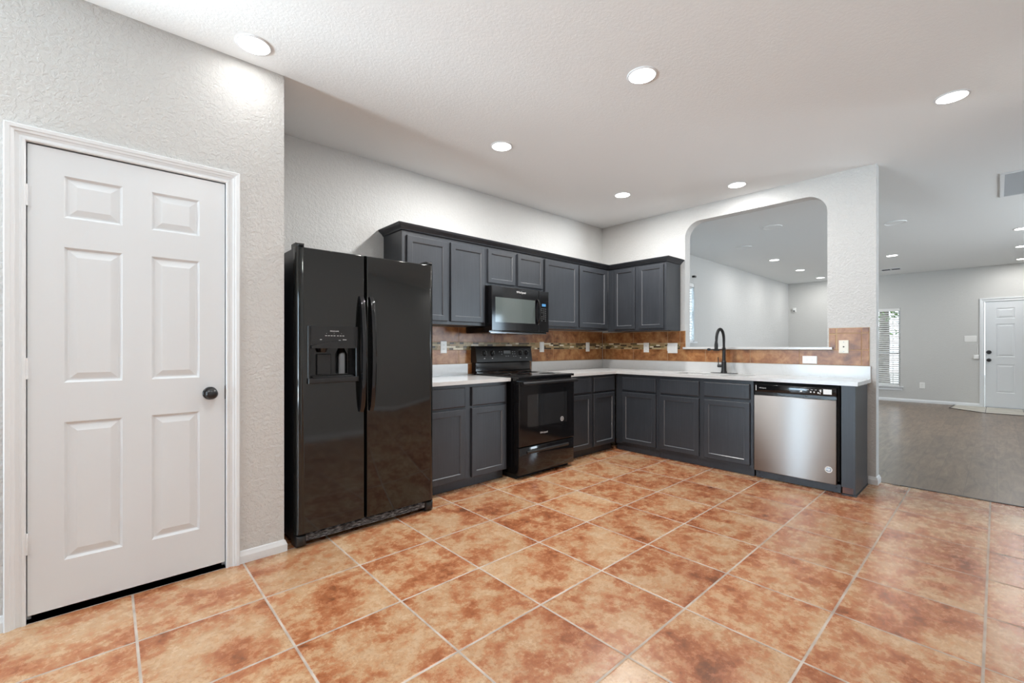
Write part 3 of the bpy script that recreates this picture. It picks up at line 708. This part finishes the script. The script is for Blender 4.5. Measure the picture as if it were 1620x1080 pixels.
tiles_mb(mb, (1.141, 1.276), [-1.020, -.970]); tiles_mb(mb, (1.141, 1.285), [-.962, -.787, -.735]); tiles_mb(mb, (1.285, 1.334), [-1.020, -.970]); tiles_mb(mb, (1.287, 1.334), [-.962, -.787, -.735])
tag(mb.build('tiled_splashback', SM), 'rust-brown tile splashback below and beside the arch opening', 'splashback', 'rust-brown tiled splashbacks')

# ------------------------------------------------------------------ plates on walls
def plate(F, u, v, label, kind='duplex', horiz=False, w0=.0066, mname='plastic_white', grp=None, hw=.036, hh=.058, cat='outlet', name='wall_outlet'):
    root = thing(name, F(u, v, w0), label, cat, grp)
    mb = MB(F); A, B = (hh, hw) if horiz else (hw, hh)
    mb.slab(u-A, u+A, v-B, v+B, w0, w0+.006, ((0, .004), (.002, .0015), (.006, 0))); mb.build('cover_plate', mname, root)
    if kind == 'duplex':
        for s in (-1, 1):
            du, dv = (s*.0195, 0) if horiz else (0, s*.0195)
            mb = MB(F); poly = [(u+du+.0165*math.cos(t), v+dv+.0135*math.sin(t)) for t in [2*PI*k/20 for k in range(20)]]; mb.prism(poly, w0+.006, w0+.0075, 0)
            for q in (-1, 1):
                if horiz: mb.box(u+du-.004, u+du+.004, v+q*.006-.001, v+q*.006+.001, w0+.0074, w0+.0079, 1)
                else: mb.box(u+q*.006-.001, u+q*.006+.001, v+dv-.004, v+dv+.004, w0+.0074, w0+.0079, 1)
            mb.build('receptacle', [mname, 'gap'], root)
    elif kind == 'rocker':
        n = max(1, round(hw*2/.046)) if hw > .05 else 1
        for k in range(n):
            uu = u+(k-(n-1)/2)*.046; mb = MB(F); mb.slab(uu-.0165, uu+.0165, v-.033, v+.033, w0+.006, w0+.0085, ((0, .001), (.001, 0))); mb.build('rocker_switch' if cat == 'switch' else 'receptacle', mname, root)
    elif kind == 'jack':
        for dv, rr_ in ((.042, .0035), (0, .006), (-.042, .0035)):
            mb = MB(F); mb.lathe([(rr_, 0), (rr_, .0012), (rr_*.5, .002), (0, .002)], (u, v+dv, w0+.006), 'w', 14); mb.build('screw' if dv else 'socket', 'gap' if not dv else 'dark_chrome', root)
    return root
GO = 'white outlets on the tiled splashback'
plate(FL(WL), 2.319, 1.165, 'white outlet on the tile just right of the fridge', grp=GO)
plate(FL(WL), 3.645, 1.165, 'white outlet on the mosaic band just right of the range', 'rocker', grp=GO)
plate(FL(WL), 4.483, 1.165, 'white outlet on the mosaic band close to the room corner', 'rocker', grp=GO)
plate(FS(WS), -2.851, 1.158, 'white outlet under the wall cabinet left of the arch', grp=GO)
plate(FS(WS), -2.515, 1.152, 'square double switch plate at the left end of the sill', 'rocker', hw=.060, name='switch_plate', cat='switch')
plate(FS(WS), -1.168, 1.047, 'horizontal white outlet between the upstand and the sill', horiz=True, w0=.0068, grp=GO)
plate(FS(WS), -.912, 1.168, 'ivory jack plate on the tiles at the wall end', 'jack', mname='plastic_ivory', name='jack_plate', cat='wall plate')
plate(FS(XF), -.352, 1.322, 'wide white switch plate beside the front door', 'rocker', w0=.0005, hw=.085, hh=.060, name='switch_plate', cat='switch')
plate(FS(XF), -1.05, .362, 'white outlet low on the far living room wall', w0=.0005, hw=.04, hh=.062)
r = thing('door_sensor', (XF, .27, .96), 'small white sensor with cable beside the front door', 'sensor')
mb = MB(FS(XF)); mb.slab(-.310, -.237, .925, 1.005, .0005, .03, ((0, .006), (.006, 0))); mb.build('housing', 'plastic_white', r)
mb = MB(FS(XF)); mb.tube([(-.262, 1.005, .012), (-.258, 1.10, .006), (-.262, 1.215, .006), (-.240, 1.220, .006)], .004, 8); mb.build('cable', 'plastic_white', r, True)
r = thing('motion_sensor', (12.46, 3.36, 2.06), 'small white motion sensor in the far corner seen through the arch', 'sensor')
mb = MB(FS(XF)); mb.slab(-3.40, -3.33, 2.02, 2.12, .0005, .05, ((0, .02), (.006, .006), (.02, 0))); mb.build('housing', 'plastic_white', r)
mb = MB(FS(XF)); mb.slab(-3.385, -3.345, 2.03, 2.055, .05, .054, ((0, .001), (.001, 0))); mb.build('lens', 'vent_dark', r)

# ------------------------------------------------------------------ refrigerator
RF = FL(2.775)
fr = thing('refrigerator', (1.26, 3.1, 0), 'tall black side-by-side refrigerator with ice dispenser', 'refrigerator')
mb = MB(RF); mb.box(.802, 1.722, .025, 1.745, -.66, -.006); mb.build('body', 'fridge_side', fr)
RND = [(.040*(1-math.cos(PI/2*k/9)), .045*(1-math.sin(PI/2*k/9))) for k in range(10)]
D1 = (.870, 1.145, .985, 1.172)
mb = MB(RF); mb.slab(.800, 1.206, .078, 1.752, 0, .070, RND, [D1], ((0, -.03), (.002, -.058)), mr=1, ef=(1, .25, .2, .3)); ld = mb.build('freezer_door', ['fridge', 'gloss_black'], fr, True)
mb = MB(RF); mb.slab(1.213, 1.722, .078, 1.752, 0, .070, RND, ef=(.25, 1, .2, .3)); rd = mb.build('fridge_door', 'fridge', fr, True)
# dispenser
mb = MB(RF); o0 = .0705
mb.slab(.857, 1.157, .953, 1.292, .0695, .078, ((0, .005), (.002, .001), (.005, 0)), [(.873, 1.142, .988, 1.170)], ((.001, -.008),), m=0)
# remove cap over cavity: rebuilt as frame strips
mb = MB(RF)
ed = ((0, .004), (.002, .001), (.005, 0))
mb.slab(.857, .872, .953, 1.292, .0695, .078, ed); mb.slab(1.143, 1.157, .953, 1.292, .0695, .078, ed); mb.slab(.857, 1.157, .953, .985, .0695, .090, ed); mb.slab(.872, 1.143, 1.176, 1.292, .0695, .077, ((0, .001), (.001, 0)))
mb.build('dispenser_frame', 'satin_black', ld)
mb = MB(RF); n = 16; po = [(.874+(1.141-.874)*k/n, 1.172+.028*math.sin(PI*k/n)) for k in range(n+1)] + [(1.141, 1.160), (.874, 1.160)]
mb.prism(po, .070, .090); mb.build('dispenser_hood', 'satin_black', ld)
text('FRIGIDAIRE', .0105, RF, 1.010, 1.262, .0772, 'print', ld, 'brand_lettering')
mb = MB(RF)
for k in range(7): mb.box(.955+k*.0165+(.004 if k > 3 else 0), .966+k*.0165+(.004 if k > 3 else 0), 1.2335, 1.2365, .077, .0774)
mb.box(.925, .936, 1.210, 1.213, .077, .0774); mb.box(1.06, 1.083, 1.210, 1.213, .077, .0774); mb.box(1.035, 1.048, 1.207, 1.209, .077, .0774)
for k in range(3): mb.box(.962+k*.045, .964+k*.045, 1.247, 1.249, .077, .0774)
mb.build('control_marking', 'print', ld)
mb = MB(RF); mb.lathe([(.0, 0), (.030, 0), (.026, -.014), (.018, -.030), (0, -.030)], (.955, 1.165, .035), 'v', 20); mb.slab(.925, 1.010, 1.0, 1.125, .012, .024, ((0, .003), (.003, 0))); mb.build('ice_paddle', 'dark_chrome' if 0 else 'satin_black', ld, True)
mb = MB(RF); mb.lathe([(0, .0), (.034, 0), (.034, .118), (.026, .135), (.014, .160), (0, .160)], (1.075, 1.004, .018), 'v', 28); mb.build('water_paddle', 'dark_chrome', ld, True)
mb = MB(RF); mb.slab(.885, 1.130, .9855, .993, .012, .075, ((0, .001), (.001, 0))); mb.build('drip_tray', 'satin_black', ld)
def handle(u, name, par):
    pts = []; sc = []
    for k in range(25):
        t = k/24; z = .765+t*(1.482-.765); bow = math.sin(PI*min(1, max(0, t)))**.55*.047
        pts.append((u, z, .070+bow+.004)); sc.append(1)
    sec = [(.016, -.010), (.017, .0), (.013, .010), (.006, .014), (-.006, .014), (-.013, .010), (-.017, 0), (-.016, -.010)]
    mb = MB(RF); mb.sweep(pts, sec, up=(0, 0, 1))
    mb.lathe([(.015, 0), (.015, .010)], (u, .780, .066), 'w', 12); mb.lathe([(.015, 0), (.015, .010)], (u, 1.466, .066), 'w', 12)
    return mb.build('handle', 'gloss_black', par, True)
handle(1.178, 'h', ld); handle(1.243, 'h', rd)
mb = MB(RF); mb.slab(.845, 1.68, .022, .072, -.04, .040, ((0, .012), (.006, .004), (.012, 0))); gr = mb.build('toe_grille', 'grille', fr)
mb = MB(RF)
for k in range(4): mb.box(.87+k*.0, 1.60, .030+k*.010, .034+k*.010, .040, .044)
mb.build('louvre', 'grille', gr)
for a, b in ((.800, .860), (1.655, 1.722)):
    mb = MB(RF); mb.slab(a, b, .006, .074, -.04, .062, ((0, .030), (.004, .014), (.014, .004), (.024, 0))); mb.build('foot_cover', 'satin_black', fr, True)
for a, b in ((.803, .850), (1.672, 1.719)):
    mb = MB(RF); mb.slab(a, b, 1.745, 1.774, -.05, .055, ((0, .020), (.006, .006), (.012, 0))); mb.build('hinge_cover', 'satin_black', fr, True)
for a, b in ((.815, -.62), (1.68, -.62), (.82, -.1), (1.67, -.1)):
    mb = MB(RF); mb.box(a, a+.03, .001, .026, b, b+.04); mb.build('foot', 'satin_black', fr)

# ------------------------------------------------------------------ range
GF = FL(2.84); RX0, RX1 = 2.640, 3.388
RG = thing('electric_range', (3.0, 3.1, 0), 'black freestanding electric range between the base cabinets', 'range')
mb = MB(GF); mb.box(RX0+.004, RX1-.004, .045, .885, -.60, 0)
mb.box(RX0+.0, RX0+.004, .08, .86, -.50, -.012); mb.box(RX0-.003, RX0, .12, .84, -.03, -.015)
mb.build('body', 'gloss_black', RG)
mb = MB(GF); mb.slab(RX0, RX1, .886, .907, -.60, .034, ((0, .004), (.004, 0))); ck = mb.build('cooktop_frame', 'gloss_black', RG)
mb = MB(GF); mb.box(RX0+.012, RX1-.012, .907, .9085, -.565, .020); gl = mb.build('glass_top', 'cooktop', ck)
for cx_, cy_, r_ in ((2.84, 2.98, .105), (3.19, 2.98, .085), (2.84, 3.25, .085), (3.19, 3.25, .105)):
    mb = MB(); mb.lathe([(r_, .9086), (r_, .9089), (r_-.002, .9089), (r_-.002, .9086)], (cx_, cy_, 0), 'w', 40); mb.build('burner_ring', 'print_dim', gl)
# oven door
W0 = (RX0+.115, RX1-.190, .455, .735)
mb = MB(GF); mb.slab(RX0+.003, RX1-.003, .288, .862, .001, .036, ((0, .006), (.002, .002), (.006, 0)), [(RX0+.105, RX1-.105, .45, .74)], ((.0, -.002),), mr=0, mcap=1); od = mb.build('oven_door', ['gloss_black', 'oven_glass'], RG)
mb = MB(GF)
for v_ in (.575, .60): mb.box(RX0+.13, RX1-.13, v_, v_+.0025, .0341, .0343)
mb.build('oven_rack', 'print_dim', od) if 0 else None
mb = MB(GF)
sec = [(.014, -.014), (.023, -.004), (.022, .008), (.012, .014), (-.012, .014), (-.022, .008), (-.023, -.004), (-.014, -.014)]
mb.sweep([(RX0+.012, .846, .066), (RX1-.004, .846, .066)], [(b*1.0, a) for a, b in sec], up=(0, 0, 1))
for u in (RX0+.03, RX1-.03): mb.box(u-.014, u+.014, .832, .858, .034, .066)
mb.build('oven_handle', 'satin_black', od, True)
text('Whirlpool', .024, GF, 2.955, .385, .0365, 'print', od, 'brand_lettering')
def sticker(F, u, v, w, r, par, m1='print', name='round_sticker'):
    mb = MB(F); mb.lathe([(r, 0), (r, .0006), (r*.80, .0008), (r*.80, .0002)], (u, v, w), 'w', 30); mb.lathe([(0, .0003), (r*.72, .0003), (r*.72, .0007), (0, .0007)], (u, v, w), 'w', 30, 1)
    mb.box(u-r*.45, u+r*.45, v-r*.12, v+r*.12, w+.0008, w+.001, 0); mb.box(u-r*.3, u+r*.3, v+r*.25, v+r*.35, w+.0008, w+.001, 0); mb.box(u-r*.3, u+r*.3, v-r*.38, v-r*.28, w+.0008, w+.001, 0)
    return mb.build(name, [m1, 'dark_chrome'], par)
sticker(GF, 3.205, .482, .0366, .022, od)
# drawer with long recessed grip
mb = MB(GF); mb.slab(RX0+.003, RX1-.003, .038, .280, .001, .034, ((0, .008), (.003, .003), (.008, 0))); dr = mb.build('storage_drawer', 'gloss_black', RG, True)
mb = MB(GF); pr = [(.214, .034), (.222, .043), (.232, .046), (.240, .042), (.243, .034)]; mb.prof_u(pr, RX0+.10, RX1-.09); mb.build('drawer_grip', 'drawer_black', dr, True)
mb = MB(GF); mb.box(RX0+.02, RX1-.02, .001, .046, -.58, -.03); mb.build('base_plinth', 'gap', RG)
# backguard
mb = MB(); Y = 3.488
mb.face([mb.P(x, y, z) for x, y, z in ()]) if 0 else None
def quadprism(mb, prof, x0, x1, m=0):
    a = [mb.P(x0, y, z) for y, z in prof]; b = [mb.P(x1, y, z) for y, z in prof]; n = len(prof); mb.face(a, m); mb.face(b[::-1], m)
    for k in range(n): mb.face([a[k], a[(k+1) % n], b[(k+1) % n], b[k]], m)
quadprism(mb, [(3.44, .907), (3.405, .907), (3.405, .922), (3.418, .930), (3.418, 1.005), (3.436, 1.010), (3.485, 1.010), (3.485, .907)], RX0+.004, RX1-.004); mb.build('riser_panel', 'gloss_black', RG)
mb = MB(); quadprism(mb, [(3.485, 1.012), (3.400, 1.012), (3.392, 1.018), (3.412, 1.150), (3.425, 1.168), (3.440, 1.174), (3.485, 1.174)], RX0-.006, RX1+.004); cp = mb.build('control_panel', 'satin_black', RG, True)
tl = math.atan2(.020, .132)
def PF(u, v, w):        # control panel slope: v up along it from z=1.018
    return (u, 3.392+v*math.sin(tl)-w*math.cos(tl), 1.018+v*math.cos(tl)+w*math.sin(tl))
for u in (2.735, 2.835, 3.222, 3.310):
    mb = MB(PF); mb.lathe([(.0, 0), (.026, 0), (.027, .003), (.023, .006), (.021, .020), (.018, .023), (0, .023)], (u, .085, 0), 'w', 24); kb = mb.build('knob', 'satin_black', cp, True)
    mb = MB(PF); mb.slab(u-.005, u+.005, .063, .107, .022, .032, ((0, .003), (.003, 0))); mb.build('grip', 'gloss_black', kb)
    mb = MB(PF); mb.box(u-.001, u+.001, .095, .106, .0322, .0326)
    for k in range(9):
        a_ = PI*(-.25+1.5*k/8); mb.box(u+.036*math.cos(a_)-.0012, u+.036*math.cos(a_)+.0012, .085+.036*math.sin(a_)-.0012, .085+.036*math.sin(a_)+.0012, .0002, .0005)
    mb.box(u-.007, u+.007, .032, .038, .0002, .0005); mb.build('dial_marking', 'print', kb)
mb = MB(PF)
for (u, v_) in ((2.935, .10), (2.965, .10), (2.965, .075), (3.115, .10), (3.145, .10), (3.115, .078), (3.145, .078), (3.155, .052), (3.020, .055), (3.050, .055), (3.125, .052)):
    mb.box(u-.006, u+.006, v_-.003, v_+.003, .0002, .0006)
mb.build('button_marking', 'print_dim', cp)
mb = MB(PF); mb.slab(2.99, 3.085, .078, .112, 0, .0015, ((0, .0005), (.0005, 0))); mb.build('clock_window', 'cooktop', cp)

# ------------------------------------------------------------------ microwave
MF = FL(3.13)
mw = thing('microwave', (2.95, 3.3, 1.30), 'black over-the-range microwave under the short wall cabinet', 'microwave')
MX0, MX1 = 2.574, 3.334
mb = MB(MF); mb.box(MX0, MX1, 1.302, 1.730, -.355, -.001); mb.build('body', 'gloss_black', mw)
mb = MB(MF); mb.box(MX0+.004, MX1-.004, 1.296, 1.302, -.35, .012); ub = mb.build('underside', 'steel_grey_grille' if 0 else 'dark_chrome', mw)
for a in (MX0+.10, MX1-.30):
    mb = MB(MF); mb.box(a, a+.20, 1.2935, 1.296, -.25, -.10); mb.build('grease_filter', 'steel', ub)
DRX = MX1-.145
mb = MB(MF); mb.slab(MX0+.001, DRX, 1.316, 1.728, 0, .034, ((0, .005), (.002, .001), (.005, 0)), [(MX0+.045, DRX-.050, 1.395, 1.628)], ((0, -.0015),), mr=0, mcap=1); md = mb.build('door', ['gloss_black', 'micro_glass'], mw)
mb = MB(MF); mb.slab(DRX+.002, MX1-.001, 1.316, 1.728, 0, .034, ((0, .005), (.002, .001), (.005, 0))); mc = mb.build('control_panel', 'gloss_black', mw)
text('Whirlpool', .030, MF, 2.945, 1.690, .0345, 'print', md, 'brand_lettering')
pts = []
for k in range(21):
    t = k/20; pts.append((DRX-.020, 1.392+t*.245, .034+.040*math.sin(PI*t)**.6))
mb = MB(MF); mb.sweep(pts, [(.010, -.006), (.010, .004), (.005, .009), (-.005, .009), (-.010, .004), (-.010, -.006)], up=(0, 0, 1)); mb.build('door_handle', 'gloss_black', md, True)
mb = MB(MF); mb.box(DRX+.045, DRX+.100, 1.575, 1.600, .0342, .0346); mb.build('clock_display', 'blue_display', mc)
mb = MB(MF)
for i in range(7):
    for j in range(3):
        if (i, j) in ((3, 0), (6, 1)): continue
        mb.box(DRX+.040+j*.026, DRX+.049+j*.026, 1.548-i*.020, 1.552-i*.020, .0342, .0346)
mb.build('button_marking', 'print_dim', mc)

# ------------------------------------------------------------------ dishwasher
WF = FS(4.285)
dw = thing('dishwasher', (4.54, 1.16, 0), 'stainless steel dishwasher with black control strip', 'dishwasher')
mb = MB(WF); mb.box(-1.466, -.845, .095, .850, -.50, -.012); mb.build('body', 'gap', dw)
mb = MB(WF); mb.slab(-1.464, -.858, .072, .742, -.010, .028, ((0, .006), (.002, .002), (.006, 0))); dd = mb.build('door_panel', 'steel', dw, True)
mb = MB(WF)
n_ = 14; u0, u1 = -1.464, -.858
mb.slab(u0, u1, .742, .772, -.010, .012, ((0, .002), (.002, 0)))
# control strip with pocket handle scoop in its lower edge
mb.slab(u0, u1, .772, .838, -.010, .028, ((0, .006), (.002, .002), (.006, 0)))
cs = mb.build('control_strip', 'gloss_black', dw, True)
mb = MB(WF); a0, a1 = -1.28, -1.06; po = [(a0+(a1-a0)*k/n_, .772-.004-.016*math.sin(PI*k/n_)**.4) for k in range(n_+1)] + [(a1, .770), (a0, .770)]
mb.prism(po, .010, .026); mb.build('pocket_handle', 'satin_black', cs)
text('Whirlpool', .013, WF, -1.392, .806, .0285, 'print', cs, 'brand_lettering')
mb = MB(WF)
for (a, b, c, d) in ((-1.448, -1.443, .782, .828), (-1.107, -1.092, .793, .805), (-1.036, -1.026, .792, .803), (-1.012, -1.002, .792, .803), (-.984, -.974, .788, .800), (-.968, -.958, .800, .822), (-.972, -.962, .786, .792)): mb.box(a, b, c, d, .0282, .0287)
for k in range(6): mb.box(-1.115+k*.028, -1.100+k*.028, .815, .8175, .0282, .0287)
mb.build('control_marking', 'print', cs)
mb = MB(WF); mb.box(-.945, -.888, .786, .826, .0283, .0289); mb.build('energy_sticker', 'plastic_white', cs)
sticker(WF, -.909, .186, .0285, .026, dd, 'plastic_white')
mb = MB(WF); mb.box(-1.462, -.838, .004, .070, -.45, -.020); tk = mb.build('toe_kick', 'cabinet', dw)
for u in (-1.435, -.870):
    mb = MB(WF); mb.lathe([(0, 0), (.008, 0), (.007, .003), (0, .003)], (u, .038, -.020), 'w', 14); mb.build('screw', 'satin_black', tk)
